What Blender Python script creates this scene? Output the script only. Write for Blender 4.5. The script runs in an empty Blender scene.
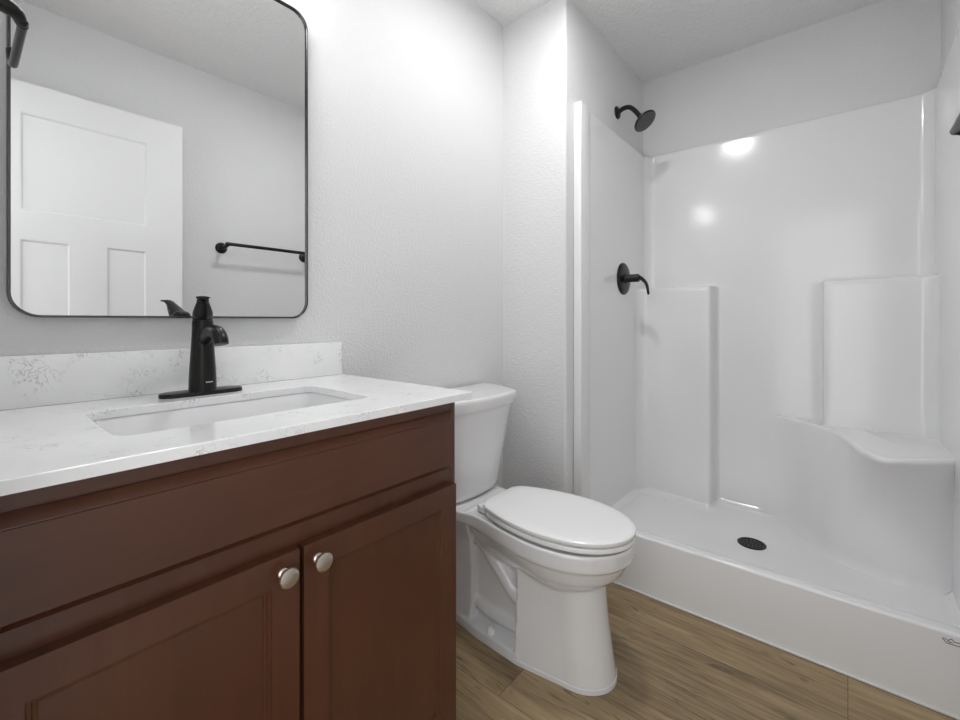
import bpy, bmesh, math, random
from mathutils import Vector, Matrix
R = math.radians
S = bpy.context.scene
COL = S.collection

# ------------------------------------------------------------------ camera, world, exposure
cam_d = bpy.data.cameras.new('camera')
cam_d.sensor_width = 36.0
cam_d.lens = 16.5
cam_d.shift_y = -0.0411
cam_d.clip_start = 0.01
cam = bpy.data.objects.new('camera', cam_d)
cam.location = (0, 0, 1.06)
cam.rotation_euler = (R(90), 0, R(39.9 - 90))
COL.objects.link(cam)
S.camera = cam

w = bpy.data.worlds.new('world'); S.world = w
w.use_nodes = True
w.node_tree.nodes['Background'].inputs['Color'].default_value = (0.97, 0.985, 1.0, 1)
w.node_tree.nodes['Background'].inputs['Strength'].default_value = 1.08
vs = S.view_settings
vs.view_transform = 'Standard'
try: vs.look = 'None'
except Exception: pass
vs.exposure = 1.0
vs.gamma = 1.0
vs.use_curve_mapping = False
VANITY_EMIT = 7.6
CEILING_EMIT = 67.0

# ------------------------------------------------------------------ helpers
WO = {}

def link_mesh(name, bm, mat, parent=None, origin=(0, 0, 0), smooth=40):
    me = bpy.data.meshes.new(name)
    bmesh.ops.recalc_face_normals(bm, faces=bm.faces[:])
    o = bpy.data.objects.new(name, me)
    COL.objects.link(o)
    if parent is not None:
        og = Vector(WO[parent.name]); o.parent = parent
    else:
        og = Vector(origin); o.location = og
    WO[o.name] = og.copy()
    bmesh.ops.translate(bm, verts=bm.verts[:], vec=-og)
    bm.to_mesh(me); bm.free()
    if smooth:
        for p in me.polygons: p.use_smooth = True
        me.set_sharp_from_angle(angle=R(smooth))
    if mat: me.materials.append(mat)
    return o

def tag(o, label, cat, group=None):
    o['label'] = label; o['category'] = cat
    if group: o['group'] = group
    return o

def thing(name, label, cat, loc, group=None):
    o = bpy.data.objects.new(name, None)
    o.empty_display_size = 0.05
    o.location = loc
    COL.objects.link(o)
    WO[o.name] = Vector(loc)
    return tag(o, label, cat, group)

def struct(name, bm, mat, smooth=30):
    o = link_mesh(name, bm, mat, smooth=smooth)
    o['kind'] = 'structure'
    return o

def nb(): return bmesh.new()

def add_box(bm, x0, x1, y0, y1, z0, z1, bev=0.0, seg=2):
    r = bmesh.ops.create_cube(bm, size=1.0)
    vs_ = r['verts']
    for v in vs_:
        v.co = Vector(((x0 + x1) / 2 + v.co.x * (x1 - x0), (y0 + y1) / 2 + v.co.y * (y1 - y0), (z0 + z1) / 2 + v.co.z * (z1 - z0)))
    if bev > 0:
        es = list({e for v in vs_ for e in v.link_edges})
        bmesh.ops.bevel(bm, geom=es, offset=bev, segments=seg, profile=0.5, affect='EDGES')

def loft(bm, rings, closed=True, cap0=True, cap1=True):
    vr = [[bm.verts.new(p) for p in ring] for ring in rings]
    n = len(rings[0])
    for a, b in zip(vr[:-1], vr[1:]):
        for i in range(n if closed else n - 1):
            j = (i + 1) % n
            try: bm.faces.new((a[i], a[j], b[j], b[i]))
            except ValueError: pass
    if closed and cap0: bm.faces.new(vr[0][::-1])
    if closed and cap1: bm.faces.new(vr[-1])
    return vr

def add_lathe(bm, center, axis, prof, n=32):
    """prof: list of (distance along axis, radius)"""
    ax = Vector(axis).normalized()
    u = ax.orthogonal().normalized(); v = ax.cross(u)
    c = Vector(center)
    rings = []
    for h, r in prof:
        r = max(r, 1e-4)
        rings.append([c + ax * h + u * (r * math.cos(2 * math.pi * i / n)) + v * (r * math.sin(2 * math.pi * i / n)) for i in range(n)])
    loft(bm, rings)

def catmull(pts, k=8):
    P = [Vector(p) for p in pts]
    P = [2 * P[0] - P[1]] + P + [2 * P[-1] - P[-2]]
    out = []
    for i in range(1, len(P) - 2):
        for j in range(k):
            t = j / k
            p0, p1, p2, p3 = P[i - 1], P[i], P[i + 1], P[i + 2]
            out.append(0.5 * ((2 * p1) + (p2 - p0) * t + (2 * p0 - 5 * p1 + 4 * p2 - p3) * t * t + (3 * p1 - p0 - 3 * p2 + p3) * t ** 3))
    out.append(P[-2])
    return out

def add_tube(bm, pts, rad, n=20, side=None, round_end=True):
    """pts with radius per point; rad a number or list of r or (r_side, r_up)."""
    pts = [Vector(p) for p in pts]
    m = len(pts)
    if not isinstance(rad, list): rad = [rad] * m
    if len(rad) != m:
        src = rad; rad = []
        for i in range(m):
            f = i / (m - 1) * (len(src) - 1); a = min(int(f), len(src) - 2); t = f - a
            if isinstance(src[0], tuple):
                rad.append(tuple(src[a][q] * (1 - t) + src[a + 1][q] * t for q in (0, 1)))
            else: rad.append(src[a] * (1 - t) + src[a + 1] * t)
    rings = []
    prev = None
    for i, p in enumerate(pts):
        t = (pts[min(i + 1, m - 1)] - pts[max(i - 1, 0)]).normalized()
        if side is not None: u = Vector(side)
        elif prev is None: u = t.orthogonal()
        else: u = prev
        u = (u - t * u.dot(t)).normalized(); prev = u
        v = t.cross(u)
        r = rad[i]; ru, rv = r if isinstance(r, tuple) else (r, r)
        def ring(c, s): return [c + u * (ru * s * math.cos(2 * math.pi * k / n)) + v * (rv * s * math.sin(2 * math.pi * k / n)) for k in range(n)]
        e = min(ru, rv)
        if round_end and i == 0:
            for s, d in ((.4, .92), (.75, .66), (.93, .37)): rings.append(ring(p - t * e * d, s))
        rings.append(ring(p, 1))
        if round_end and i == m - 1:
            for s, d in ((.93, .37), (.75, .66), (.4, .92)): rings.append(ring(p + t * e * d, s))
    loft(bm, rings)

def rrect(x0, x1, z0, z1, r, k=8):
    out = []
    for cx, cz, a0 in ((x1 - r, z1 - r, 0), (x0 + r, z1 - r, 90), (x0 + r, z0 + r, 180), (x1 - r, z0 + r, 270)):
        for i in range(k + 1):
            a = R(a0 + 90 * i / k)
            out.append((cx + r * math.cos(a), cz + r * math.sin(a)))
    return out

def lerp(a, b, t): return a + (b - a) * t

# ------------------------------------------------------------------ materials
def mat(name, base=(0.8, 0.8, 0.8), rough=0.5, metal=0.0, coat=0.0, spec=0.5):
    m = bpy.data.materials.new(name); m.use_nodes = True
    b = m.node_tree.nodes['Principled BSDF']
    b.inputs['Base Color'].default_value = (*base, 1)
    b.inputs['Roughness'].default_value = rough
    b.inputs['Metallic'].default_value = metal
    b.inputs['Specular IOR Level'].default_value = spec
    b.inputs['Coat Weight'].default_value = coat
    b.inputs['Coat Roughness'].default_value = 0.08
    return m, m.node_tree, b

def add_bump(nt, b, scale, strength, dist, detail=4, rough=0.55, ramp=None):
    tc = nt.nodes.new('ShaderNodeTexCoord')
    nz = nt.nodes.new('ShaderNodeTexNoise')
    nz.inputs['Scale'].default_value = scale; nz.inputs['Detail'].default_value = detail; nz.inputs['Roughness'].default_value = rough
    nt.links.new(tc.outputs['Object'], nz.inputs['Vector'])
    src = nz.outputs['Fac']
    if ramp:
        cr = nt.nodes.new('ShaderNodeValToRGB')
        cr.color_ramp.elements[0].position, cr.color_ramp.elements[1].position = ramp
        nt.links.new(src, cr.inputs['Fac']); src = cr.outputs['Color']
    bp = nt.nodes.new('ShaderNodeBump')
    bp.inputs['Strength'].default_value = strength; bp.inputs['Distance'].default_value = dist
    nt.links.new(src, bp.inputs['Height'])
    nt.links.new(bp.outputs['Normal'], b.inputs['Normal'])
    return bp

M = {}
m, nt, b = mat('wall_paint', (0.76, 0.76, 0.765), 0.6); add_bump(nt, b, 120, 0.30, 0.0035, 3, 0.5, (0.35, 0.7)); M['wall'] = m
m, nt, b = mat('ceiling_paint', (0.90, 0.90, 0.90), 0.8); add_bump(nt, b, 50, 0.6, 0.006, 5, 0.6, (0.40, 0.62)); M['ceiling'] = m
m, nt, b = mat('white_trim', (0.82, 0.82, 0.81), 0.35); M['trim'] = m
m, nt, b = mat('door_paint', (0.80, 0.80, 0.805), 0.35); M['door'] = m
m, nt, b = mat('ceramic', (0.84, 0.84, 0.845), 0.12, 0, 0.6); M['ceramic'] = m
m, nt, b = mat('seat_plastic', (0.92, 0.92, 0.92), 0.2); M['plastic'] = m
m, nt, b = mat('gelcoat', (0.86, 0.86, 0.865), 0.16, 0, 0.3); add_bump(nt, b, 22, 0.05, 0.004, 2); M['gelcoat'] = m
m, nt, b = mat('bronze', (0.018, 0.017, 0.016), 0.32, 0.6); M['bronze'] = m
m, nt, b = mat('bronze_rough', (0.11, 0.11, 0.11), 0.5, 0.3); M['bronze2'] = m
m, nt, b = mat('black_void', (0.004, 0.004, 0.004), 0.8); M['void'] = m
m, nt, b = mat('nickel', (0.62, 0.57, 0.50), 0.28, 1.0); M['nickel'] = m
m, nt, b = mat('chrome', (0.8, 0.8, 0.8), 0.08, 1.0); M['chrome'] = m
m, nt, b = mat('mirror_silver', (0.86, 0.865, 0.865), 0.0, 1.0); M['mirror'] = m
m, nt, b = mat('mirror_frame', (0.10, 0.10, 0.10), 0.2, 1.0); M['frame'] = m
m, nt, b = mat('label_ink', (0.08, 0.08, 0.08), 0.5); M['ink'] = m
m, nt, b = mat('label_silver', (0.6, 0.6, 0.6), 0.4); M['silver'] = m

def emit(name, col, s):
    m, nt, b = mat(name, (0.9, 0.9, 0.9), 0.3)
    b.inputs['Emission Color'].default_value = (*col, 1)
    b.inputs['Emission Strength'].default_value = s
    return m
M['vanity_glow'] = emit('vanity_glass', (0.995, 0.997, 1.0), VANITY_EMIT)
M['ceiling_glow'] = emit('ceiling_glass', (0.995, 0.997, 1.0), CEILING_EMIT)

# quartz
def quartz():
    m, nt, b = mat('quartz', (0.82, 0.82, 0.82), 0.12, 0, 0.2)
    N = nt.nodes.new; L = nt.links.new
    tc = N('ShaderNodeTexCoord')
    n1 = N('ShaderNodeTexNoise'); n1.inputs['Scale'].default_value = 24; n1.inputs['Detail'].default_value = 6
    L(tc.outputs['Object'], n1.inputs['Vector'])
    mx = N('ShaderNodeMixRGB'); mx.blend_type = 'LINEAR_LIGHT'; mx.inputs['Fac'].default_value = 0.09
    L(tc.outputs['Object'], mx.inputs['Color1']); L(n1.outputs['Color'], mx.inputs['Color2'])
    vo = N('ShaderNodeTexVoronoi'); vo.feature = 'DISTANCE_TO_EDGE'; vo.inputs['Scale'].default_value = 27
    L(mx.outputs['Color'], vo.inputs['Vector'])
    cr = N('ShaderNodeValToRGB'); cr.color_ramp.elements[0].position = 0.0; cr.color_ramp.elements[1].position = 0.045
    cr.color_ramp.elements[0].color = (1, 1, 1, 1); cr.color_ramp.elements[1].color = (0, 0, 0, 1)
    L(vo.outputs['Distance'], cr.inputs['Fac'])
    n2 = N('ShaderNodeTexNoise'); n2.inputs['Scale'].default_value = 20; n2.inputs['Detail'].default_value = 3
    L(tc.outputs['Object'], n2.inputs['Vector'])
    c2 = N('ShaderNodeValToRGB'); c2.color_ramp.elements[0].position = 0.50; c2.color_ramp.elements[1].position = 0.68
    L(n2.outputs['Fac'], c2.inputs['Fac'])
    mu = N('ShaderNodeMath'); mu.operation = 'MULTIPLY'
    L(cr.outputs['Color'], mu.inputs[0]); L(c2.outputs['Color'], mu.inputs[1])
    n3 = N('ShaderNodeTexNoise'); n3.inputs['Scale'].default_value = 7; n3.inputs['Detail'].default_value = 4
    L(tc.outputs['Object'], n3.inputs['Vector'])
    c3 = N('ShaderNodeValToRGB'); c3.color_ramp.elements[0].position = 0.3; c3.color_ramp.elements[1].position = 0.7
    c3.color_ramp.elements[0].color = (0.88, 0.885, 0.89, 1); c3.color_ramp.elements[1].color = (0.95, 0.95, 0.95, 1)
    L(n3.outputs['Fac'], c3.inputs['Fac'])
    mix = N('ShaderNodeMixRGB'); mix.inputs['Color2'].default_value = (0.30, 0.30, 0.31, 1)
    m3 = N('ShaderNodeMath'); m3.operation = 'MULTIPLY'; m3.inputs[1].default_value = 0.75
    L(mu.outputs[0], m3.inputs[0]); L(m3.outputs[0], mix.inputs['Fac']); L(c3.outputs['Color'], mix.inputs['Color1'])
    L(mix.outputs['Color'], b.inputs['Base Color'])
    return m
M['quartz'] = quartz()

def wood(name, c0, c1, grain_axis):
    m, nt, b = mat(name, c0, 0.34, 0, 0.25)
    b.inputs['Coat Roughness'].default_value = 0.25
    N = nt.nodes.new; L = nt.links.new
    tc = N('ShaderNodeTexCoord'); mp = N('ShaderNodeMapping')
    sc = [28, 28, 28]; sc['xyz'.index(grain_axis)] = 2.2
    mp.inputs['Scale'].default_value = sc
    L(tc.outputs['Object'], mp.inputs['Vector'])
    n = N('ShaderNodeTexNoise'); n.inputs['Scale'].default_value = 1; n.inputs['Detail'].default_value = 7; n.inputs['Roughness'].default_value = 0.6; n.inputs['Distortion'].default_value = 0.6
    L(mp.outputs['Vector'], n.inputs['Vector'])
    n2 = N('ShaderNodeTexNoise'); n2.inputs['Scale'].default_value = 6; n2.inputs['Detail'].default_value = 3
    L(tc.outputs['Object'], n2.inputs['Vector'])
    ad = N('ShaderNodeMath'); ad.operation = 'ADD'; L(n.outputs['Fac'], ad.inputs[0]); L(n2.outputs['Fac'], ad.inputs[1])
    hf = N('ShaderNodeMath'); hf.operation = 'MULTIPLY'; hf.inputs[1].default_value = 0.5; L(ad.outputs[0], hf.inputs[0])
    cr = N('ShaderNodeValToRGB'); cr.color_ramp.elements[0].position = 0.3; cr.color_ramp.elements[1].position = 0.7
    cr.color_ramp.elements[0].color = (*c0, 1); cr.color_ramp.elements[1].color = (*c1, 1)
    L(hf.outputs[0], cr.inputs['Fac']); L(cr.outputs['Color'], b.inputs['Base Color'])
    return m
WC0, WC1 = (0.062, 0.0185, 0.0075), (0.105, 0.035, 0.0155)
M['wood_h'] = wood('cherry_wood_horizontal', WC0, WC1, 'x')
M['wood_v'] = wood('cherry_wood_vertical', WC0, WC1, 'z')

def planks():
    m, nt, b = mat('vinyl_planks', (0.2, 0.15, 0.1), 0.42)
    N = nt.nodes.new; L = nt.links.new
    tc = N('ShaderNodeTexCoord')
    sep = N('ShaderNodeSeparateXYZ'); L(tc.outputs['Object'], sep.inputs[0])
    cb = N('ShaderNodeCombineXYZ')           # brick u = along y, v = along x
    ofx = N('ShaderNodeMath'); ofx.operation = 'ADD'; ofx.inputs[1].default_value = 0.093
    L(sep.outputs['X'], ofx.inputs[0])
    L(sep.outputs['Y'], cb.inputs[0]); L(ofx.outputs[0], cb.inputs[1])
    br = N('ShaderNodeTexBrick')
    br.offset = 0.37; br.inputs['Scale'].default_value = 1.0
    br.inputs['Brick Width'].default_value = 1.2; br.inputs['Row Height'].default_value = 0.18
    br.inputs['Mortar Size'].default_value = 0.0009; br.inputs['Mortar Smooth'].default_value = 0.2; br.inputs['Bias'].default_value = 0.0
    br.inputs['Color1'].default_value = (0, 0, 0, 1); br.inputs['Color2'].default_value = (1, 1, 1, 1); br.inputs['Mortar'].default_value = (0, 0, 0, 1)
    L(cb.outputs[0], br.inputs['Vector'])
    # grain coordinates shifted per plank
    sh = N('ShaderNodeVectorMath'); sh.operation = 'MULTIPLY_ADD'
    L(br.outputs['Color'], sh.inputs[0]); sh.inputs[1].default_value = (7.3, 13.1, 3.7); L(tc.outputs['Object'], sh.inputs[2])
    mp = N('ShaderNodeMapping'); mp.inputs['Scale'].default_value = (60, 3.2, 1); L(sh.outputs[0], mp.inputs['Vector'])
    g = N('ShaderNodeTexNoise'); g.inputs['Scale'].default_value = 1; g.inputs['Detail'].default_value = 8; g.inputs['Roughness'].default_value = 0.62; g.inputs['Distortion'].default_value = 1.2
    L(mp.outputs['Vector'], g.inputs['Vector'])
    mp2 = N('ShaderNodeMapping'); mp2.inputs['Scale'].default_value = (11, 1.8, 1); L(sh.outputs[0], mp2.inputs['Vector'])
    g2 = N('ShaderNodeTexNoise'); g2.inputs['Scale'].default_value = 1; g2.inputs['Detail'].default_value = 5; g2.inputs['Distortion'].default_value = 1.6
    L(mp2.outputs['Vector'], g2.inputs['Vector'])
    a1 = N('ShaderNodeMath'); a1.operation = 'MULTIPLY'; a1.inputs[1].default_value = 0.55; L(g.outputs['Fac'], a1.inputs[0])
    a2 = N('ShaderNodeMath'); a2.operation = 'MULTIPLY_ADD'; a2.inputs[1].default_value = 0.36; L(g2.outputs['Fac'], a2.inputs[0]); L(a1.outputs[0], a2.inputs[2])
    sp = N('ShaderNodeSeparateColor'); L(br.outputs['Color'], sp.inputs[0])
    a3 = N('ShaderNodeMath'); a3.operation = 'MULTIPLY_ADD'; a3.inputs[1].default_value = 0.16; L(sp.outputs['Red'], a3.inputs[0]); L(a2.outputs[0], a3.inputs[2])
    cr = N('ShaderNodeValToRGB')
    e = cr.color_ramp.elements
    e[0].position = 0.33; e[0].color = (0.075, 0.049, 0.025, 1)
    e[1].position = 0.68; e[1].color = (0.43, 0.315, 0.175, 1)
    k = e.new(0.50); k.color = (0.255, 0.180, 0.094, 1)
    L(a3.outputs[0], cr.inputs['Fac'])
    # dark knots and checks
    mp3 = N('ShaderNodeMapping'); mp3.inputs['Scale'].default_value = (26, 4.5, 1); L(sh.outputs[0], mp3.inputs['Vector'])
    g3 = N('ShaderNodeTexNoise'); g3.inputs['Scale'].default_value = 1; g3.inputs['Detail'].default_value = 6; g3.inputs['Distortion'].default_value = 2.5
    L(mp3.outputs['Vector'], g3.inputs['Vector'])
    k3 = N('ShaderNodeValToRGB'); k3.color_ramp.elements[0].position = 0.60; k3.color_ramp.elements[1].position = 0.74
    L(g3.outputs['Fac'], k3.inputs['Fac'])
    kn = N('ShaderNodeMixRGB'); kn.inputs['Color2'].default_value = (0.062, 0.038, 0.02, 1)
    km = N('ShaderNodeMath'); km.operation = 'MULTIPLY'; km.inputs[1].default_value = 0.8
    L(k3.outputs['Color'], km.inputs[0]); L(km.outputs[0], kn.inputs['Fac']); L(cr.outputs['Color'], kn.inputs['Color1'])
    dk = N('ShaderNodeMixRGB'); dk.blend_type = 'MIX'; dk.inputs['Color2'].default_value = (0.05, 0.036, 0.024, 1)
    mf = N('ShaderNodeMath'); mf.operation = 'MULTIPLY'; mf.inputs[1].default_value = 0.75
    L(br.outputs['Fac'], mf.inputs[0]); L(mf.outputs[0], dk.inputs['Fac']); L(kn.outputs['Color'], dk.inputs['Color1'])
    L(dk.outputs['Color'], b.inputs['Base Color'])
    bp = N('ShaderNodeBump'); bp.inputs['Strength'].default_value = 0.12; bp.inputs['Distance'].default_value = 0.002
    L(g.outputs['Fac'], bp.inputs['Height']); L(bp.outputs['Normal'], b.inputs['Normal'])
    return m
M['floor'] = planks()

# ------------------------------------------------------------------ room shell
YB, YF = 1.242, -0.29          # mirror wall / opposite wall
XL, XW, XS = -0.03, 1.653, 2.566   # doorway wall / stub wall / shower back wall
YP = 0.911                     # shower plumbing wall
ZC = 2.438

bm = nb(); add_box(bm, -1.2, XS + 0.1, YF - 0.1, YB + 0.1, -0.08, 0.0); struct('floor', bm, M['floor'])
bm = nb(); add_box(bm, -0.15, XS + 0.1, YF - 0.1, YB + 0.1, ZC, ZC + 0.08); struct('ceiling', bm, M['ceiling'])
bm = nb(); add_box(bm, -0.15, XW + 0.05, YB, YB + 0.1, 0, ZC); struct('wall_back', bm, M['wall'])
bm = nb(); add_box(bm, -0.15, XS + 0.1, YF - 0.1, YF, 0, ZC); struct('wall_front', bm, M['wall'])
bm = nb(); add_box(bm, XS, XS + 0.1, YF, YB + 0.1, 0, ZC); struct('wall_right', bm, M['wall'])
# boxed-out wall that carries the shower plumbing, rounded corner bead
bm = nb()
c = []
rb = 0.012
for i in range(7):
    a = R(180 + 90 * i / 6)
    c.append((XW + rb + rb * math.cos(a), YP + rb + rb * math.sin(a)))
pl = [(XW, YB + 0.1)] + c + [(XS, YP), (XS, YB + 0.1)]
loft(bm, [[(x, y, 0) for x, y in pl], [(x, y, ZC) for x, y in pl]])
struct('wall_inner', bm, M['wall'])
# doorway wall on the left with the opening the camera stands in
bm = nb()
D0, D1, DT = -0.20, 0.53, 2.06
add_box(bm, -0.15, XL, YF, D0, 0, ZC)
add_box(bm, -0.15, XL, D1, YB, 0, ZC)
add_box(bm, -0.15, XL, D0, D1, DT, ZC)
struct('wall_left', bm, M['wall'])
# door casing and jamb around the opening
bm = nb()
add_box(bm, -0.152, XL, D0, D0 + 0.018, 0, DT)
add_box(bm, -0.152, XL, D1 - 0.018, D1, 0, DT)
add_box(bm, -0.152, XL, D0 + 0.018, D1 - 0.018, DT - 0.018, DT)
add_box(bm, XL, XL + 0.014, D1 - 0.004, D1 + 0.057, 0, DT + 0.06, 0.003)
add_box(bm, XL, XL + 0.014, D0 - 0.057, D0 + 0.004, 0, DT + 0.06, 0.003)
add_box(bm, XL, XL + 0.014, D0 + 0.004, D1 - 0.004, DT - 0.004, DT + 0.06, 0.003)
struct('trim_1', bm, M['trim'])
# thin white caulk strip along the shower curb
bm = nb(); add_box(bm, 1.7085, 1.7145, YF, YP, 0.0, 0.006, 0.0015); struct('trim_2', bm, M['trim'])

# door, swung open in front of the opposite wall
def frame_panel_door(bm, x0, x1, z0, z1, yf, yb, panels, depth=0.008, bev=0.008):
    """front face at yf (facing +y if yf>yb else -y) with recessed panels"""
    s = 1 if yf > yb else -1
    xs = sorted({x0, x1} | {p[0] for p in panels} | {p[1] for p in panels})
    zs = sorted({z0, z1} | {p[2] for p in panels} | {p[3] for p in panels})
    V = {}
    def v(x, z, y):
        k = (round(x, 5), round(z, 5), round(y, 5))
        if k not in V: V[k] = bm.verts.new((x, y, z))
        return V[k]
    for i in range(len(xs) - 1):
        for j in range(len(zs) - 1):
            cx, cz = (xs[i] + xs[i + 1]) / 2, (zs[j] + zs[j + 1]) / 2
            if any(p[0] < cx < p[1] and p[2] < cz < p[3] for p in panels): continue
            bm.faces.new((v(xs[i], zs[j], yf), v(xs[i + 1], zs[j], yf), v(xs[i + 1], zs[j + 1], yf), v(xs[i], zs[j + 1], yf)))
    for (a, b_, c_, d) in panels:
        levels = [(0, 0), (bev * 0.35, depth * 0.15), (bev, depth)] if isinstance(depth, float) else depth
        prev = None
        for ins, dp in levels:
            q = [v(a + ins, c_ + ins, yf - s * dp), v(b_ - ins, c_ + ins, yf - s * dp), v(b_ - ins, d - ins, yf - s * dp), v(a + ins, d - ins, yf - s * dp)]
            if prev:
                # panel border may carry extra grid verts on the outer loop; quads are enough visually
                for k in range(4):
                    try: bm.faces.new((prev[k], prev[(k + 1) % 4], q[(k + 1) % 4], q[k]))
                    except ValueError: pass
            prev = q
        bm.faces.new(prev)
    # sides and back
    P = [(x0, z0), (x1, z0), (x1, z1), (x0, z1)]
    for k in range(4):
        (xa, za), (xb, zb) = P[k], P[(k + 1) % 4]
        bm.faces.new((v(xa, za, yf), v(xb, zb, yf), v(xb, zb, yb), v(xa, za, yb)))
    bm.faces.new([v(x, z, yb) for x, z in P])

DX0, DX1, DZ = 0.028, 0.745, 2.040
DYF, DYB = -0.150, -0.185
bm = nb()
frame_panel_door(bm, DX0, DX1, 0.012, DZ, DYF, DYB,
                 [(0.172, 0.600, 1.512, 1.918), (0.172, 0.328, 0.25, 1.396), (0.447, 0.600, 0.25, 1.396)], depth=0.009, bev=0.010)
door = struct('door_1', bm, M['door'])
bm = nb()
for s, yy in ((1, DYF), (-1, DYB)):
    add_lathe(bm, (0.685, yy, 0.93), (0, s, 0), [(-0.001, 0.031), (0.006, 0.031), (0.009, 0.027), (0.010, 0.011), (0.040, 0.010)], 24)
    add_tube(bm, [(0.685, yy + s * 0.043, 0.93), (0.65, yy + s * 0.045, 0.93), (0.585, yy + s * 0.043, 0.928)], 0.0075, 12)
link_mesh('door_handle', bm, M['bronze'], door)
bm = nb()
for z in (0.25, 1.05, 1.82):
    add_lathe(bm, (DX0 - 0.006, DYF + 0.004, z), (0, 0, 1), [(-0.045, 0.006), (0.045, 0.006)], 12)
link_mesh('hinge', bm, M['bronze'], door)

# ------------------------------------------------------------------ vanity cabinet
CX0, CX1 = -0.017, 0.760
FY = 0.713                     # face frame
DYV = 0.694                    # door faces
CZ = 0.8725
cab = thing('vanity_cabinet', 'dark cherry-stained wood vanity cabinet under the white countertop', 'cabinet', ((CX0 + CX1) / 2, 0.97, 0))
bm = nb()
T = 0.018
add_box(bm, CX0, CX0 + T, FY, YB - 0.002, 0.0, CZ)
add_box(bm, CX1 - T, CX1, FY, YB - 0.002, 0.0, CZ, 0.001)
add_box(bm, CX0 + T, CX1 - T, YB - 0.02, YB - 0.002, 0.10, CZ)
add_box(bm, CX0 + T, CX1 - T, FY, YB - 0.02, 0.10, 0.118)
# face frame
add_box(bm, CX0 + T, CX0 + 0.045, FY, FY + 0.019, 0.1, CZ)
add_box(bm, CX1 - 0.045, CX1 - T, FY, FY + 0.019, 0.1, CZ)
add_box(bm, CX0 + 0.045, CX1 - 0.045, FY, FY + 0.019, 0.815, CZ)
add_box(bm, CX0 + 0.045, CX1 - 0.045, FY, FY + 0.019, 0.665, 0.735)
add_box(bm, CX0 + 0.045, CX1 - 0.045, FY, FY + 0.019, 0.1, 0.14)
add_box(bm, 0.350, 0.390, FY, FY + 0.019, 0.14, 0.665)
link_mesh('body', bm, M['wood_v'], cab)
bm = nb(); add_box(bm, CX0 + T, CX1 - T, FY + 0.07, FY + 0.085, 0.0, 0.10); link_mesh('toe_kick', bm, M['wood_h'], cab)

# sloped-edge false drawer front
bm = nb()
def raised_front(bm, x0, x1, z0, z1, y_face, y_back, prof):
    """prof: (inset, distance back from the face) from outer edge to inner field"""
    rings = [[(x0, y_back, z0), (x1, y_back, z0), (x1, y_back, z1), (x0, y_back, z1)]]
    for ins, dp in prof:
        y = y_face + dp
        rings.append([(x0 + ins, y, z0 + ins), (x1 - ins, y, z0 + ins), (x1 - ins, y, z1 - ins), (x0 + ins, y, z1 - ins)])
    loft(bm, rings)
EDGE = [(0.0, 0.0145), (0.001, 0.0130), (0.0125, 0.0025), (0.0140, 0.0022), (0.0145, 0.0)]
raised_front(bm, CX0 + 0.022, CX1 - 0.016, 0.7185, 0.848, DYV, FY, EDGE)
link_mesh('drawer_front', bm, M['wood_h'], cab, smooth=25)

def cab_door(x0, x1, z0, z1, knob_x, knob_z):
    bm = nb()
    sw = 0.045
    lv = [(0, 0), (0.0015, 0.003), (0.005, 0.0035), (0.0065, 0.0065), (0.010, 0.0075), (0.011, 0.0095)]
    frame_panel_door(bm, x0, x1, z0, z1, DYV, FY - 0.0008, [(x0 + sw, x1 - sw, z0 + sw, z1 - sw)], depth=lv)
    es = [e for e in bm.edges if all(abs(v.co.y - DYV) < 1e-5 for v in e.verts) and
          (all(abs(v.co.x - x0) < 1e-5 for v in e.verts) or all(abs(v.co.x - x1) < 1e-5 for v in e.verts) or
           all(abs(v.co.z - z0) < 1e-5 for v in e.verts) or all(abs(v.co.z - z1) < 1e-5 for v in e.verts))]
    bmesh.ops.bevel(bm, geom=es, offset=0.0042, segments=2, profile=0.5, affect='EDGES')
    d = link_mesh('door', bm, M['wood_v'], cab, smooth=25)
    bm = nb()
    add_lathe(bm, (knob_x, DYV, knob_z), (0, -1, 0), [(-0.001, 0.0085), (0.002, 0.0085), (0.004, 0.006), (0.011, 0.0055), (0.015, 0.009), (0.018, 0.0150), (0.0205, 0.0158), (0.0225, 0.0150), (0.0240, 0.0115), (0.0248, 0.006), (0.025, 0.0)], 32)
    k = link_mesh('knob', bm, M['nickel'], d)
    k['label'] = 'brushed nickel mushroom knob'
    return d
cab_door(CX0 + 0.022, 0.3660, 0.130, 0.684, 0.3385, 0.655)
cab_door(0.3740, CX1 - 0.016, 0.130, 0.684, 0.3985, 0.655)

# ------------------------------------------------------------------ countertop with backsplash
KX0, KX1, KY0, KZ0, KZ1 = -0.029, 0.794, 0.687, 0.8742, 0.8905
OX0, OX1, OY0, OY1, ORr = 0.152, 0.598, 0.812, 1.080, 0.03
bm = nb()
outer = [(KX0, KY0), (KX1, KY0), (KX1, YB - 0.001), (KX0, YB - 0.001)]
inner = rrect(OX0, OX1, OY0, OY1, ORr, 8)
top = []
for loop in (outer, inner):
    vv = [bm.verts.new((x, y, KZ1)) for x, y in loop]
    top.append([bm.edges.new((vv[i], vv[(i + 1) % len(vv)])) for i in range(len(vv))])
r = bmesh.ops.triangle_fill(bm, edges=[e for t in top for e in t], use_beauty=True)
fs = [f for f in bm.faces]
ex = bmesh.ops.extrude_face_region(bm, geom=fs)
nv = [g for g in ex['geom'] if isinstance(g, bmesh.types.BMVert)]
bmesh.ops.translate(bm, verts=nv, vec=(0, 0, -(KZ1 - KZ0)))
bmesh.ops.recalc_face_normals(bm, faces=bm.faces[:])
es = [e for e in bm.edges if len(e.link_faces) == 2 and e.calc_face_angle(0) > 1.2 and all(abs(v.co.z - KZ1) < 1e-5 for v in e.verts)]
bmesh.ops.bevel(bm, geom=es, offset=0.0018, segments=2, profile=0.5, affect='EDGES')
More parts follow.
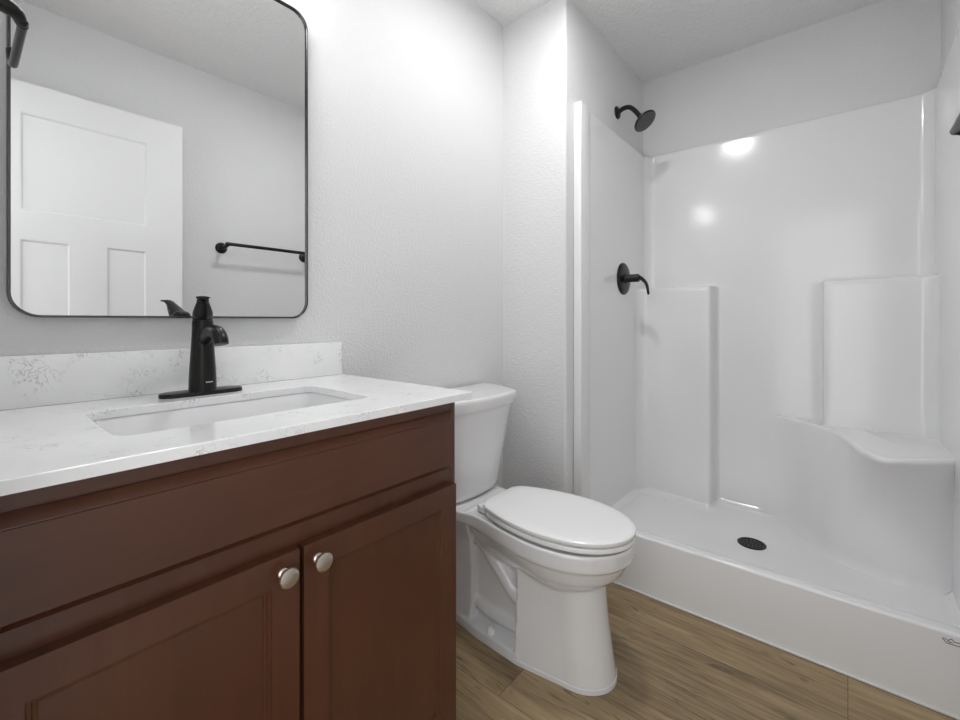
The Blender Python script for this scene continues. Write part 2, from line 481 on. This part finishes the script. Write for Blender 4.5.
tag(link_mesh('countertop', bm, M['quartz'], None, ((KX0 + KX1) / 2, 0.96, KZ0), smooth=0), 'white veined quartz countertop with sink cutout on the brown vanity', 'countertop')
bm = nb(); add_box(bm, KX0, 0.784, YB - 0.020, YB - 0.001, KZ1 + 0.0003, KZ1 + 0.1016, 0.0015)
tag(link_mesh('backsplash', bm, M['quartz'], None, ((KX0 + KX1) / 2, YB - .001, KZ1), smooth=30), 'low white veined quartz backsplash along the wall behind the faucet', 'backsplash')

# undermount basin
sink = thing('sink_basin', 'white rectangular undermount sink basin set in the countertop', 'sink', (0.375, 0.946, KZ0 - 0.15))
bm = nb()
def rr3(ins, z, r): return [(x, y, z) for x, y in rrect(OX0 + ins, OX1 - ins, OY0 + ins, OY1 - ins, r, 8)]
zt = KZ0 - 0.0005
rings = [rr3(-0.022, zt - 0.010, 0.05), rr3(-0.022, zt, 0.05), rr3(-0.004, zt, 0.034), rr3(0.000, zt - 0.004, 0.032), rr3(0.006, zt - 0.06, 0.035), rr3(0.013, zt - 0.105, 0.04),
         rr3(0.028, zt - 0.128, 0.05), rr3(0.055, zt - 0.137, 0.05), rr3(0.11, zt - 0.141, 0.02), rr3(0.125, zt - 0.142, 0.006)]
loft(bm, rings, cap0=False)
bowl_o = link_mesh('bowl', bm, M['ceramic'], sink)
so = bowl_o.modifiers.new('thickness', 'SOLIDIFY'); so.thickness = 0.008; so.offset = -1
bm = nb(); add_lathe(bm, (0.375, 0.965, zt - 0.1415), (0, 0, 1), [(0, 0.031), (0.003, 0.031), (0.004, 0.024), (0.002, 0.022), (0.004, 0.018), (0.005, 0.0)], 28)
link_mesh('drain', bm, M['bronze'], sink)

# ------------------------------------------------------------------ faucet
FX, FYc = 0.370, 1.147
fz = KZ1
fa = thing('faucet', 'black single-handle faucet behind the sink basin', 'faucet', (FX, FYc, fz))
bm = nb()
def stadium(hl, hw, n=12):
    out = []
    for cx, a0 in ((hl - hw, -90), (-(hl - hw), 90)):
        for i in range(n + 1):
            a = R(a0 + 180 * i / n); out.append((FX + cx + hw * math.cos(a), FYc + hw * math.sin(a)))
    return out
loft(bm, [[(x, y, fz + z) for x, y in stadium(.085 - i, .028 - i)] for z, i in ((0.0, 0.0), (0.006, 0.0), (0.0085, 0.0015), (0.0095, 0.005))])
link_mesh('base_plate', bm, M['bronze'], fa)
bm = nb()
add_lathe(bm, (FX, FYc, fz), (0, 0, 1), [(0.008, 0.0280), (0.03, 0.0277), (0.06, 0.0264), (0.09, 0.0245), (0.115, 0.0229), (0.14, 0.0217), (0.166, 0.0212), (0.170, 0.0205), (0.1705, 0.0195)], 40)
bd = link_mesh('body', bm, M['bronze'], fa)
bm = nb()
for i in range(5):
    xx = FX - 0.0005 + i * 0.0032; aa = (xx - FX - 0.002) / 0.0278
    xr = FX + 0.0279 * math.sin(aa + 0.05); yr = FYc - 0.0279 * math.cos(aa + 0.05)
    add_box(bm, xr - 0.0012, xr + 0.0012, yr - 0.0002, yr + 0.001, fz + 0.028, fz + 0.0305)
link_mesh('maker_mark', bm, M['silver'], bd)
bm = nb()
add_lathe(bm, (FX, FYc, fz), (0, 0, 1), [(0.1695, 0.0185), (0.172, 0.0205), (0.178, 0.0212), (0.184, 0.0202), (0.190, 0.0165), (0.193, 0.011), (0.195, 0.0)], 36)
cp = link_mesh('cap', bm, M['bronze'], fa)
bm = nb()
ld = Vector((-0.30, -0.954, 0))
lp = [Vector((FX, FYc, fz)) + ld * a + Vector((0, 0, h)) for a, h in ((0.004, 0.179), (0.016, 0.188), (0.026, 0.198), (0.038, 0.2105), (0.050, 0.2185), (0.060, 0.2205))]
add_tube(bm, catmull(lp, 6), [(0.0200, 0.015), (0.0198, 0.015), (0.0168, 0.0115), (0.0120, 0.0065), (0.0112, 0.0042), (0.0140, 0.0032)], 24, side=(0.954, -0.30, 0))
link_mesh('handle', bm, M['bronze'], fa)
bm = nb()
sp = catmull([(FX, FYc - 0.006, fz + 0.122), (FX, FYc - 0.030, fz + 0.136), (FX, FYc - 0.062, fz + 0.145), (FX, FYc - 0.090, fz + 0.142), (FX, FYc - 0.106, fz + 0.129), (FX, FYc - 0.110, fz + 0.1185)], 8)
add_tube(bm, sp, [(0.013, 0.016), (0.014, 0.0165), (0.0145, 0.0155), (0.0150, 0.015), (0.0150, 0.0145), (0.0145, 0.0145)], 28, side=(1, 0, 0), round_end=False)
spo = link_mesh('spout', bm, M['bronze'], fa)
bm = nb(); add_lathe(bm, (FX, FYc - 0.1103, fz + 0.1190), (0, -0.25, -1), [(-0.003, 0.0125), (0.0012, 0.0125), (0.0016, 0.010), (0.001, 0.0)], 24)
link_mesh('aerator', bm, M['bronze2'], spo)

# ------------------------------------------------------------------ mirror
MX0, MX1, MZ0, MZ1 = 0.0645, 0.668, 1.066, 1.957
mi = thing('wall_mirror', 'large rounded-corner mirror in a thin black metal frame over the sink', 'mirror', ((MX0 + MX1) / 2, YB, MZ0))
bm = nb()
def mr(ins, y): return [(x, y, z) for x, z in rrect(MX0 + ins, MX1 - ins, MZ0 + ins, MZ1 - ins, 0.048 - ins, 10)]
yF = YB - 0.026
rings = [mr(0.0, YB - 0.001), mr(0.0, yF + 0.002), mr(0.001, yF), mr(0.0038, yF), mr(0.0048, yF + 0.001), mr(0.0048, yF + 0.0080)]
loft(bm, rings, cap0=False, cap1=False)
link_mesh('frame', bm, M['frame'], mi)
bm = nb(); loft(bm, [mr(0.002, YB - 0.002), mr(0.002, yF + 0.006)]); link_mesh('glass', bm, M['mirror'], mi, smooth=20)

# ------------------------------------------------------------------ towel bars
def disc_post(bm, base, n, reach, r0=0.026):
    add_lathe(bm, base, n, [(0, r0), (0.004, r0), (0.008, r0 * 0.9), (0.011, r0 * 0.6), (0.016, 0.011), (reach, 0.0088)], 28)
tb = thing('towel_bar', 'black towel bar on the wall opposite the mirror, beside the open door', 'towel bar', (1.18, YF, 1.48))
tz, ty = 1.484, YF + 0.105
for px, pb in ((0.975, 0.975), (1.432, 1.468)):
    bm = nb(); disc_post(bm, (pb, YF, tz - 0.012), (0, 1, 0), 0.02, 0.031)
    add_tube(bm, catmull([(pb, YF + 0.015, tz - 0.012), (pb, YF + 0.06, tz - 0.010), (px, ty - 0.008, tz - 0.003), (px, ty, tz)], 6), [(0.010, 0.012), (0.010, 0.011), (0.011, 0.010), (0.011, 0.010)], 16, side=(1, 0, 0))
    link_mesh('post', bm, M['bronze'], tb)
bm = nb(); add_tube(bm, [(0.968, ty, tz), (1.437, ty, tz)], 0.0095, 20); link_mesh('bar', bm, M['bronze'], tb)

ht = thing('hand_towel_bar', 'short open-ended black hand towel bar near the upper left of the mirror', 'towel bar', (XL, 0.75, 1.39))
hz = 1.386; hx = 0.0485; hy = 0.685
bm = nb(); disc_post(bm, (XL, hy, hz + 0.012), (1, 0, 0), 0.02)
add_tube(bm, catmull([(XL + 0.012, hy, hz + 0.014), (XL + 0.045, hy, hz + 0.012), (hx - 0.008, hy + 0.001, hz + 0.006), (hx, hy + 0.012, hz - 0.001)], 8), [(0.010, 0.010), (0.0105, 0.009), (0.010, 0.007), (0.005, 0.005)], 18, side=(0, 1, 0))
link_mesh('post', bm, M['bronze'], ht)
bm = nb(); add_tube(bm, catmull([(hx, hy + 0.004, hz - 0.001), (hx, .75, hz - .001), (hx, 0.80, hz - 0.001), (hx, .818, hz + .001), (hx - .001, .829, hz + .010), (hx - .0015, .832, hz + .024)], 6), 0.0044, 18)
link_mesh('bar', bm, M['bronze'], ht)

# ------------------------------------------------------------------ toilet
TX = 1.238
to = thing('toilet', 'white two-piece toilet with closed lid between vanity and shower', 'toilet', (TX, 0.85, 0))

def egg(yf, yb, w, ym, wb, z, n=48, lid=False):
    """front half ellipse from ym to yf (half width w), back part narrowing to half width wb at yb"""
    out = []
    h = n // 2
    for i in range(h + 1):
        a = math.pi * i / h           # right -> front -> left
        out.append((TX + w * math.cos(a), ym - (ym - yf) * math.sin(a) ** 0.92, z))
    m_ = 16
    L = []
    for i in range(1, m_ + 1):
        t = i / m_
        x = lerp(w, wb, t * t if lid else t * t * (3 - 2 * t)); y = lerp(ym, yb, t)
        if lid and t > .84: x -= .022 * (1 - math.sqrt(max(0, 1 - ((t - .84) / .16) ** 2)))
        L.append((x, y))
    out += [(TX - x, y, z) for x, y in L]
    out += [(TX + x, y, z) for x, y in L[::-1]]
    return out

bm = nb()
# rim and bowl
rings = [egg(.486, .99, .155, .70, .118, .409), egg(.476, 1.0, .167, .70, .124, .413), egg(.473, 1.0, .170, .70, .126, .406), egg(.476, 1.0, .170, .70, .124, .377),
         egg(.475, .995, .170, .70, .120, .365), egg(.487, .99, .162, .70, .110, .357), egg(.492, .985, .158, .70, .104, .343), egg(.505, .97, .148, .69, .10, .318), egg(.53, .95, .130, .69, .09, .295),
         egg(.565, .93, .110, .69, .08, .275), egg(.60, .90, .085, .69, .06, .25)]
loft(bm, rings[::-1])
# front column
def ucol(yf, yb, w, z, wb):
    out = []
    for i in range(25):
        a = math.pi * i / 24
        out.append((TX - .010 + (w - .013) * math.cos(a), yf + w * 1.05 - w * 1.05 * math.sin(a) ** 0.95, z))
    out += [(TX - wb, yb, z), (TX + wb - .020, yb, z)]
    return out
loft(bm, [ucol(.519, .795, .109, 0.0, .127), ucol(.519, .795, .109, 0.012, .127), ucol(.527, .795, .106, .06, .123), ucol(.542, .795, .101, .16, .117), ucol(.553, .795, .098, .27, .113), ucol(.56, .795, .096, .33, .111)])
# foot flange
loft(bm, [[(TX + s * ww, y, z) for s, ww, y in ((1, .110, .78), (1, .112, .95), (1, .095, 1.10), (1, .06, 1.14), (-1, .06, 1.14), (-1, .095, 1.10), (-1, .118, .95), (-1, .127, .78))] for z in (0.0, .030)])
# rear web, pillar and deck
add_box(bm, TX - .055, TX + .055, .76, 1.12, 0.0, .38)
loft(bm, [[(TX + sx * ww, y, z) for sx, y in ((1, 1.0), (1, 1.13), (-1, 1.13), (-1, 1.0))] for z, ww in ((0.02, .098), (.08, .088), (.2, .085), (.3, .095), (.38, .12))])
loft(bm, [[(TX + s * ww, y, z) for s, ww, y in ((1, .128, .95), (1, .140, 1.06), (1, .150, 1.20), (-1, .150, 1.20), (-1, .140, 1.06), (-1, .128, .95))] for z in (.372, .409)])
# trapway
add_tube(bm, catmull([(TX, 1.05, .30), (TX, .98, .30), (TX, .90, .235), (TX, .82, .165), (TX, .74, .14)], 6), [(.075, .035), (.085, .04), (.088, .042), (.088, .045), (.08, .045)], 24, side=(1, 0, 0))
add_tube(bm, catmull([(TX, 1.06, .10), (TX, .95, .065), (TX, .80, .06)], 6), [(.070, .04), (.075, .04), (.075, .04)], 24, side=(1, 0, 0))
bo = link_mesh('bowl', bm, M['ceramic'], to, smooth=180)
rm = bo.modifiers.new('cast', 'REMESH'); rm.mode = 'VOXEL'; rm.voxel_size = 0.0034; rm.use_smooth_shade = True
sm = bo.modifiers.new('soften', 'SMOOTH'); sm.factor = 0.5; sm.iterations = 12
bm = nb()
def foot(o_, z):
    a_ = ucol(.519 - o_, .795, .109 + o_, z, .127 + o_)[:-2]
    b_ = [(TX + sx * (ww + o_), y, z) for sx, ww, y in ((-1, .127, .78), (-1, .118, .95), (-1, .095, 1.10), (-1, .06, 1.14), (1, .06, 1.14), (1, .095, 1.10), (1, .112, .95), (1, .108, .78))]
    return a_ + b_
loft(bm, [foot(.0015, 0.0), foot(.0018, .010), foot(.001, .014), foot(-.006, .016)])
link_mesh('foot', bm, M['ceramic'], to)
for s in (-1, 1):
    bm = nb(); add_lathe(bm, (TX + s * .100, .905, .028), (0, 0, 1), [(0, .0145), (.010, .0145), (.016, .012), (.020, .007), (.0215, 0.0)], 20)
    link_mesh('bolt_cap', bm, M['plastic'], to)

# seat ring and lid
def seat_out(ins, z):
    return egg(.469 + ins, .942 - ins * .6, .164 - ins, .70, .102 - ins, z, lid=True)
bm = nb()
loft(bm, [seat_out(.006, 0.4170), seat_out(.001, 0.4200), seat_out(.0, 0.4270), seat_out(.002, 0.4320), seat_out(.010, 0.4335)])
link_mesh('seat', bm, M['plastic'], to)
bm = nb()
def lid_out(ins, z): return egg(.468 + ins, .948 - ins * .6, .163 - ins, .70, .103 - ins, z, lid=True)
loft(bm, [lid_out(.010, 0.4358), lid_out(.002, 0.4370), lid_out(.0, 0.4410), lid_out(.001, 0.4470), lid_out(.006, 0.4505), lid_out(.014, 0.4522)] + [[(TX + (x - TX) * k, .70 + (y - .70) * k, z) for x, y, _ in lid_out(.014, 0)] for k, z in ((.85, 0.4535), (.6, 0.4542), (.3, 0.4546), (.05, 0.4547))])
link_mesh('lid', bm, M['plastic'], to)
for s in (-1, 1):
    bm = nb()
    add_box(bm, TX + s * .078 - .022, TX + s * .078 + .022, .932, .966, .412, .437, .005, 3)
    add_lathe(bm, (TX + s * .078 - .030, .950, .433), (1, 0, 0), [(0, .007), (.06, .007)], 16)
    link_mesh('hinge', bm, M['plastic'], to)

# tank: D-shaped, tapering downwards
def tank_out(sc_x, sc_y, z):
    pts = []
    yb = 1.226
    prof = [(.280, 1.226), (.274, 1.19), (.261, 1.14), (.243, 1.09), (.220, 1.045), (.193, 1.015), (.150, .997), (.10, .988), (.05, .984)]
    pr = [Vector((x, y, 0)) for x, y in prof]
    right = catmull(pr, 3)
    pts = [(TX + .010 + v.x * sc_x, yb - (yb - v.y) * sc_y, z) for v in right]
    pts.append((TX + .010, yb - (yb - .983) * sc_y, z))
    pts += [(TX + .010 - v.x * sc_x, yb - (yb - v.y) * sc_y, z) for v in right[::-1]]
    return pts
bm = nb()
loft(bm, [tank_out(.58, .66, .408), tank_out(.64, .72, .411), tank_out(.67, .755, .420), tank_out(.69, .785, .44), tank_out(.75, .83, .53), tank_out(.83, .89, .64), tank_out(.885, .935, .72), tank_out(.91, .95, .752)])
link_mesh('tank', bm, M['ceramic'], to, smooth=50)
bm = nb()
loft(bm, [tank_out(.93, .965, .741), tank_out(.975, .985, .742), tank_out(.985, .99, .746), tank_out(1.0, 1.0, .772), tank_out(.995, .998, .781), tank_out(.975, .985, .785), tank_out(.9, .94, .786)])
link_mesh('tank_lid', bm, M['ceramic'], to, smooth=50)
bm = nb()
add_lathe(bm, (1.062, 1.035, .70), (0, -1, 0), [(0, .014), (.012, .014), (.014, .010)], 20)
add_tube(bm, [(1.062, 1.018, .70), (1.03, 1.018, .698), (1.0, 1.02, .694)], [(.006, .007), (.005, .006), (.006, .007)], 12)
link_mesh('flush_lever', bm, M['chrome'], to)

# ------------------------------------------------------------------ shower stall
sh = thing('shower_stall', 'white one-piece shower stall with corner bench and black drain', 'shower', (2.13, 0.31, 0))
YL, YR = 0.885, -0.268
XU, XLo = 2.55, 2.43
def arc(cx, cy, r, a0, a1, k):
    return [(cx + r * math.cos(R(lerp(a0, a1, i / k))), cy + r * math.sin(R(lerp(a0, a1, i / k)))) for i in range(k + 1)]
lo, up = [], []
for i in range(9):
    x = lerp(1.79, 2.36, i / 8); lo.append((x, YL)); up.append((lerp(1.79, 2.48, i / 8), YL))
f = 0.050
lo += arc(XLo - f, YL - f, f, 90, 0, 8); up += arc(XU - f, YL - f, f, 90, 0, 8)
for i in range(1, 6):
    y = lerp(YL - f, .55, i / 5); lo.append((XLo, y)); up.append((XU, y))
a1 = arc(XLo + .014, .545, .014, 180, 270, 4); lo += a1; up += [(XU, p[1]) for p in a1]
lo.append((XLo + .06, .528)); up.append((XU, .526))
a2 = arc(XU - .02, .526 - .02, .02, 90, 0, 4); lo += a2; up += [(XU, p[1] - 0.001) for p in a2]
for i in range(1, 8):
    y = lerp(.50, .105, i / 8); lo.append((XU, y)); up.append((XU, y))
a3 = arc(XU - .02, .105, .02, 0, -90, 4); lo += a3; up += [(XU, p[1] - .001) for p in a3]
lo.append((XLo + .06, .084)); up.append((XU, .0835))
a4 = arc(XLo + .014, .083 - .014, .014, 90, 180, 4); lo += a4; up += [(XU, p[1]) for p in a4]
for i in range(1, 6):
    y = lerp(.065, YR + f, i / 6); lo.append((XLo, y)); up.append((XU, y))
lo += arc(XLo - f, YR + f, f, 0, -90, 8); up += arc(XU - f, YR + f, f, 0, -90, 8)
for i in range(9):
    lo.append((lerp(2.36, 1.79, i / 8), YR)); up.append((lerp(2.48, 1.79, i / 8), YR))
# note: arcs that start at +90 on the right side run along the plan direction
bm = nb()
NR = len(lo)
rings = []
for z, t in ((.085, 0), (.3, 0), (.6, 0), (.9, 0), (1.208, 0), (1.220, .012), (1.228, .035), (1.233, .075), (1.235, .13), (1.2355, .92), (1.238, .97), (1.244, .99), (1.256, 1), (1.262, 1), (1.7, 1), (1.975, 1), (1.982, 1)):
    rings.append([(lerp(a[0], b_[0], t), lerp(a[1], b_[1], t), z) for a, b_ in zip(lo, up)])
def outw(o_, z):
    out = []
    for i, (x, y) in enumerate(up):
        p0 = Vector(up[max(i - 1, 0)]); p1 = Vector(up[min(i + 1, NR - 1)])
        t = (p1 - p0).normalized(); n = Vector((-t.y, t.x))
        out.append((x + n.x * o_, y + n.y * o_, z))
    return out
rings += [outw(.002, 1.990), outw(.006, 1.9945), outw(.012, 1.996), outw(.0145, 1.996)]
loft(bm, rings, closed=False)
link_mesh('surround', bm, M['gelcoat'], sh, smooth=50)
# front posts of the side walls
for y0, y1 in ((.8725, YP - .001), (YF + .001, -.262)):
    bm = nb(); add_box(bm, 1.715, 1.800, y0, y1, .20, 2.0, .005, 3); link_mesh('front_flange', bm, M['gelcoat'], sh)

# bench outline
b_bot = [(2.562, .42), (2.552, .35), (2.543, .29), (2.515, .23), (2.46, .175), (2.36, .11), (2.25, .04), (2.19, -.04), (2.155, -.11), (2.15, -.18), (2.155, -.285)]
b_top = [(2.562, .38), (2.553, .325), (2.538, .27), (2.50, .21), (2.43, .13), (2.33, .05), (2.205, .004), (2.065, -.033), (1.975, -.085), (1.995, -.145), (2.105, -.285)]
bb = [(v.x, v.y) for v in catmull([(x, y, 0) for x, y in b_bot], 6)]
bt = [(v.x, v.y) for v in catmull([(x, y, 0) for x, y in b_top], 6)]
def ring_at(t, z, ins=0.0, dn=0.0):
    pts = [(lerp(a[0], b_[0], t), lerp(a[1], b_[1], t)) for a, b_ in zip(bb, bt)]
    if ins:
        c0 = Vector((2.5, -.2)); pts = [tuple(Vector(p) + (c0 - Vector(p)).normalized() * ins) for p in pts]
    ring = [(min(x, 2.562), max(y, -.285), z) for x, y in pts]
    return ring + [(2.56, -.285, z), (2.56, .0, z)]
bm = nb()
zs = [.09, .10, .11, .12, .13, .14, .152, .165, .2, .25, .3, .35, .4, .45, .5, .54, .565, .58, .588]
rings = []
for z in zs:
    t = (z - .09) / .5
    fl = max(0, (.165 - z) / .075)
    rings.append(ring_at(0.10 * t + 0.90 * t ** 3.0, z, -.045 * fl ** 2.2))
rings += [ring_at(1, .594, 0), ring_at(1, .600, .003), ring_at(1, .604, .010), ring_at(1, .603, .03), ring_at(1, .604, .07), ring_at(1, .605, .12)]
loft(bm, rings)
link_mesh('bench', bm, M['gelcoat'], sh, smooth=60)

# pan: height field with coved edges, plus the curb
outline = list(lo)
def seg_d(px, py, a, b_):
    ax, ay = a; bx, by = b_
    dx, dy = bx - ax, by - ay
    l2 = dx * dx + dy * dy
    t = 0 if l2 == 0 else max(0, min(1, ((px - ax) * dx + (py - ay) * dy) / l2))
    return math.hypot(px - ax - t * dx, py - ay - t * dy)
segs = list(zip(outline[:-1], outline[1:]))
def inside_bench(x, y):
    poly = bb + [(2.6, -.285), (2.6, .33)]
    c_ = False; j = len(poly) - 1
    for i in range(len(poly)):
        if (poly[i][1] > y) != (poly[j][1] > y) and x < (poly[j][0] - poly[i][0]) * (y - poly[i][1]) / (poly[j][1] - poly[i][1]) + poly[i][0]: c_ = not c_
        j = i
    return c_
DRX, DRY = 2.205, .318
CZT = 0.222
def pan_z(x, y):
    u = x - 1.715
    dd = math.hypot(x - DRX, y - DRY)
    base = .098 + .034 * min(1, max(0, dd - .05) / .5)
    # curb top blends into the floor
    if u < .03: k = 1.0
    elif u < .19: t = (u - .03) / .16; k = 1 - t * t * (3 - 2 * t)
    else: k = 0
    z = lerp(base, CZT, k)
    if inside_bench(x, y): return z
    d = min(seg_d(x, y, a, b_) for a, b_ in segs)
    r_ = .035
    if d < r_: z += (r_ - math.sqrt(max(0, r_ * r_ - (r_ - d) ** 2))) * (0.8 if u > .06 else 0.25)
    return z
bm = nb()
xs = [1.715 + rr for rr in ()]
cr_ = .009
prof_front = [(1.715, 0.0)] + [(1.715 + cr_ - cr_ * math.cos(R(a)), CZT - cr_ + cr_ * math.sin(R(a))) for a in (0, 15, 30, 45, 60, 75, 90)]
gx = [1.735, 1.752] + [1.77 + .0118 * i for i in range(67)]
gy = [YP - .002, .895] + [lerp(YL - .001, YR + .001, i / 104) for i in range(105)] + [YF + .012, YF + .002]
rows = []
for y in gy:
    yc = min(max(y, YR + .001), YL - .001)
    row = [(x, y, z) for x, z in prof_front]
    row += [(x, y, pan_z(x, yc)) for x in gx]
    rows.append(row)
loft(bm, rows, closed=False)
pan = link_mesh('pan', bm, M['gelcoat'], sh, smooth=60)
# drain
dz = pan_z(DRX, DRY)
bm = nb()
add_lathe(bm, (DRX, DRY, dz - .002), (0, 0, 1), [(0, .054), (.005, .054), (.0065, .051), (.0060, .046), (.0045, .045), (.0045, 0)], 40)
dr = link_mesh('drain', bm, M['bronze'], sh)
bm = nb()
for rr, n in ((.012, 6), (.025, 10), (.038, 16)):
    for i in range(n):
        a = 2 * math.pi * i / n
        add_box(bm, DRX + rr * math.cos(a) - .0032, DRX + rr * math.cos(a) + .0032, DRY + rr * math.sin(a) - .0032, DRY + rr * math.sin(a) + .0032, dz + .002, dz + .0031)
link_mesh('grate_holes', bm, M['void'], dr)
# maker's mark on the curb face
bm = nb()
def stroke(bm, p0, p1, wd=.0016):
    (y0, z0), (y1, z1) = p0, p1
    d = Vector((y1 - y0, z1 - z0)).normalized(); n = Vector((-d.y, d.x)) * wd / 2
    q = [(y0 + n.x, z0 + n.y), (y1 + n.x, z1 + n.y), (y1 - n.x, z1 - n.y), (y0 - n.x, z0 - n.y)]
    loft(bm, [[(1.7152, y, z) for y, z in q], [(1.7144, y, z) for y, z in q]])
my, mz = -.195, .190
for p0, p1 in (((0, .012), (-.009, .002)), ((-.009, .002), (-.040, .003)), ((-.002, .013), (-.012, .010)), ((-.012, .010), (-.018, .017)), ((-.018, .017), (-.024, .010)), ((-.024, .010), (-.040, .014)), ((-.010, .006), (-.020, .007)), ((-.040, .003), (-.046, .014))):
    stroke(bm, (my + p0[0], mz + p0[1]), (my + p1[0], mz + p1[1]))
link_mesh('maker_mark', bm, M['ink'], sh, smooth=0)

# shower valve
va = thing('shower_valve', 'black shower valve with round plate and curved lever on the stall wall', 'shower valve', (2.204, YL, 1.274))
vx, vz = 2.204, 1.274
bm = nb(); add_lathe(bm, (vx, YL, vz), (0, -1, 0), [(-.003, .082), (.004, .082), (.008, .079), (.012, .066), (.014, .045), (.015, .0)], 44)
link_mesh('escutcheon', bm, M['bronze'], va)
bm = nb(); add_lathe(bm, (vx, YL - .012, vz), (0, -1, 0), [(0, .030), (.006, .025), (.014, .021), (.030, .020), (.064, .0205), (.070, .018), (.072, .0)], 30)
hb = link_mesh('handle_hub', bm, M['bronze'], va)
bm = nb()
add_tube(bm, catmull([(vx, YL - .060, vz + .006), (vx + .004, YL - .085, vz + .002), (vx + .006, YL - .115, vz - .030), (vx + .006, YL - .126, vz - .080)], 6), [(.018, .012), (.015, .010), (.010, .0075), (.007, .006)], 18, side=(1, 0, 0))
link_mesh('lever', bm, M['bronze'], va)

# shower head
hd = thing('overhead_shower', 'black round shower rose on a bent arm above the stall', 'shower rose', (2.187, YP, 2.13))
sx, sz = 2.187, 2.128
bm = nb(); add_lathe(bm, (sx, YP, sz), (0, -1, 0), [(-.001, .032), (.004, .032), (.009, .028), (.013, .014), (.016, .0125)], 30)
link_mesh('flange', bm, M['bronze'], hd)
bm = nb()
add_tube(bm, catmull([(sx, YP - .005, sz), (sx, YP - .035, sz + .012), (sx, YP - .066, sz + .008), (sx, YP - .092, sz - .016), (sx, YP - .117, sz - .051)], 8), .0115, 20)
link_mesh('arm', bm, M['bronze'], hd)
bm = nb()
ax = Vector((-0.08, -0.62, -0.78)).normalized()
hc = Vector((sx, YP - .118, sz - .052))
add_lathe(bm, hc, ax, [(-.004, .013), (.010, .016), (.018, .018), (.026, .030), (.032, .045), (.037, .055), (.042, .058), (.046, .057), (.048, .054)], 40)
hh = link_mesh('head', bm, M['bronze'], hd)
bm = nb()
fc = hc + ax * .048
u = ax.orthogonal().normalized(); v_ = ax.cross(u)
add_lathe(bm, hc, ax, [(.0475, .053), (.0490, .052), (.0495, .050), (.0495, 0)], 40)
for rr, n in ((.010, 6), (.020, 12), (.031, 18), (.042, 24)):
    for i in range(n):
        a = 2 * math.pi * i / n + rr * 40
        add_lathe(bm, fc + u * (rr * math.cos(a)) + v_ * (rr * math.sin(a)), ax, [(.001, .0030), (.0035, .0022)], 6)
link_mesh('spray_face', bm, M['bronze2'], hh, smooth=20)

# ------------------------------------------------------------------ lamps
vl = thing('vanity_light', 'three-shade vanity light on the wall above the mirror', 'wall light', (0.39, YB, 2.16))
bm = nb(); add_box(bm, .17, .61, YB - .022, YB - .001, 2.125, 2.185, .006, 3); link_mesh('back_plate', bm, M['bronze'], vl)
for x in (.25, .38, .51):
    bm = nb()
    yl = YB - .165
    add_tube(bm, catmull([(x, YB - .02, 2.160), (x, YB - .09, 2.170), (x, yl + .012, 2.175), (x, yl, 2.165)], 6), .007, 14)
    add_lathe(bm, (x, yl, 2.160), (0, 0, 1), [(-.018, .024), (-.014, .026), (-.004, .024), (0, .008)], 24)
    link_mesh('arm', bm, M['bronze'], vl)
    bm = nb(); add_lathe(bm, (x, yl, 2.146), (0, 0, -1), [(-.001, .030), (.02, .038), (.07, .048), (.095, .050), (.097, .044), (.095, .0)], 28)
    link_mesh('glass_shade', bm, M['vanity_glow'], vl)
cl = thing('ceiling_light', 'flush round ceiling light between the toilet and the shower', 'ceiling light', (1.25, .645, ZC))
bm = nb(); add_lathe(bm, (1.25, .645, ZC), (0, 0, -1), [(.0, .10), (.02, .10), (.026, .092)], 40); link_mesh('base', bm, M['trim'], cl)
bm = nb(); add_lathe(bm, (1.25, .645, ZC - .022), (0, 0, -1), [(.0, .078), (.008, .077), (.0095, .072), (.0100, .0)], 40); link_mesh('glass_dome', bm, M['ceiling_glow'], cl)
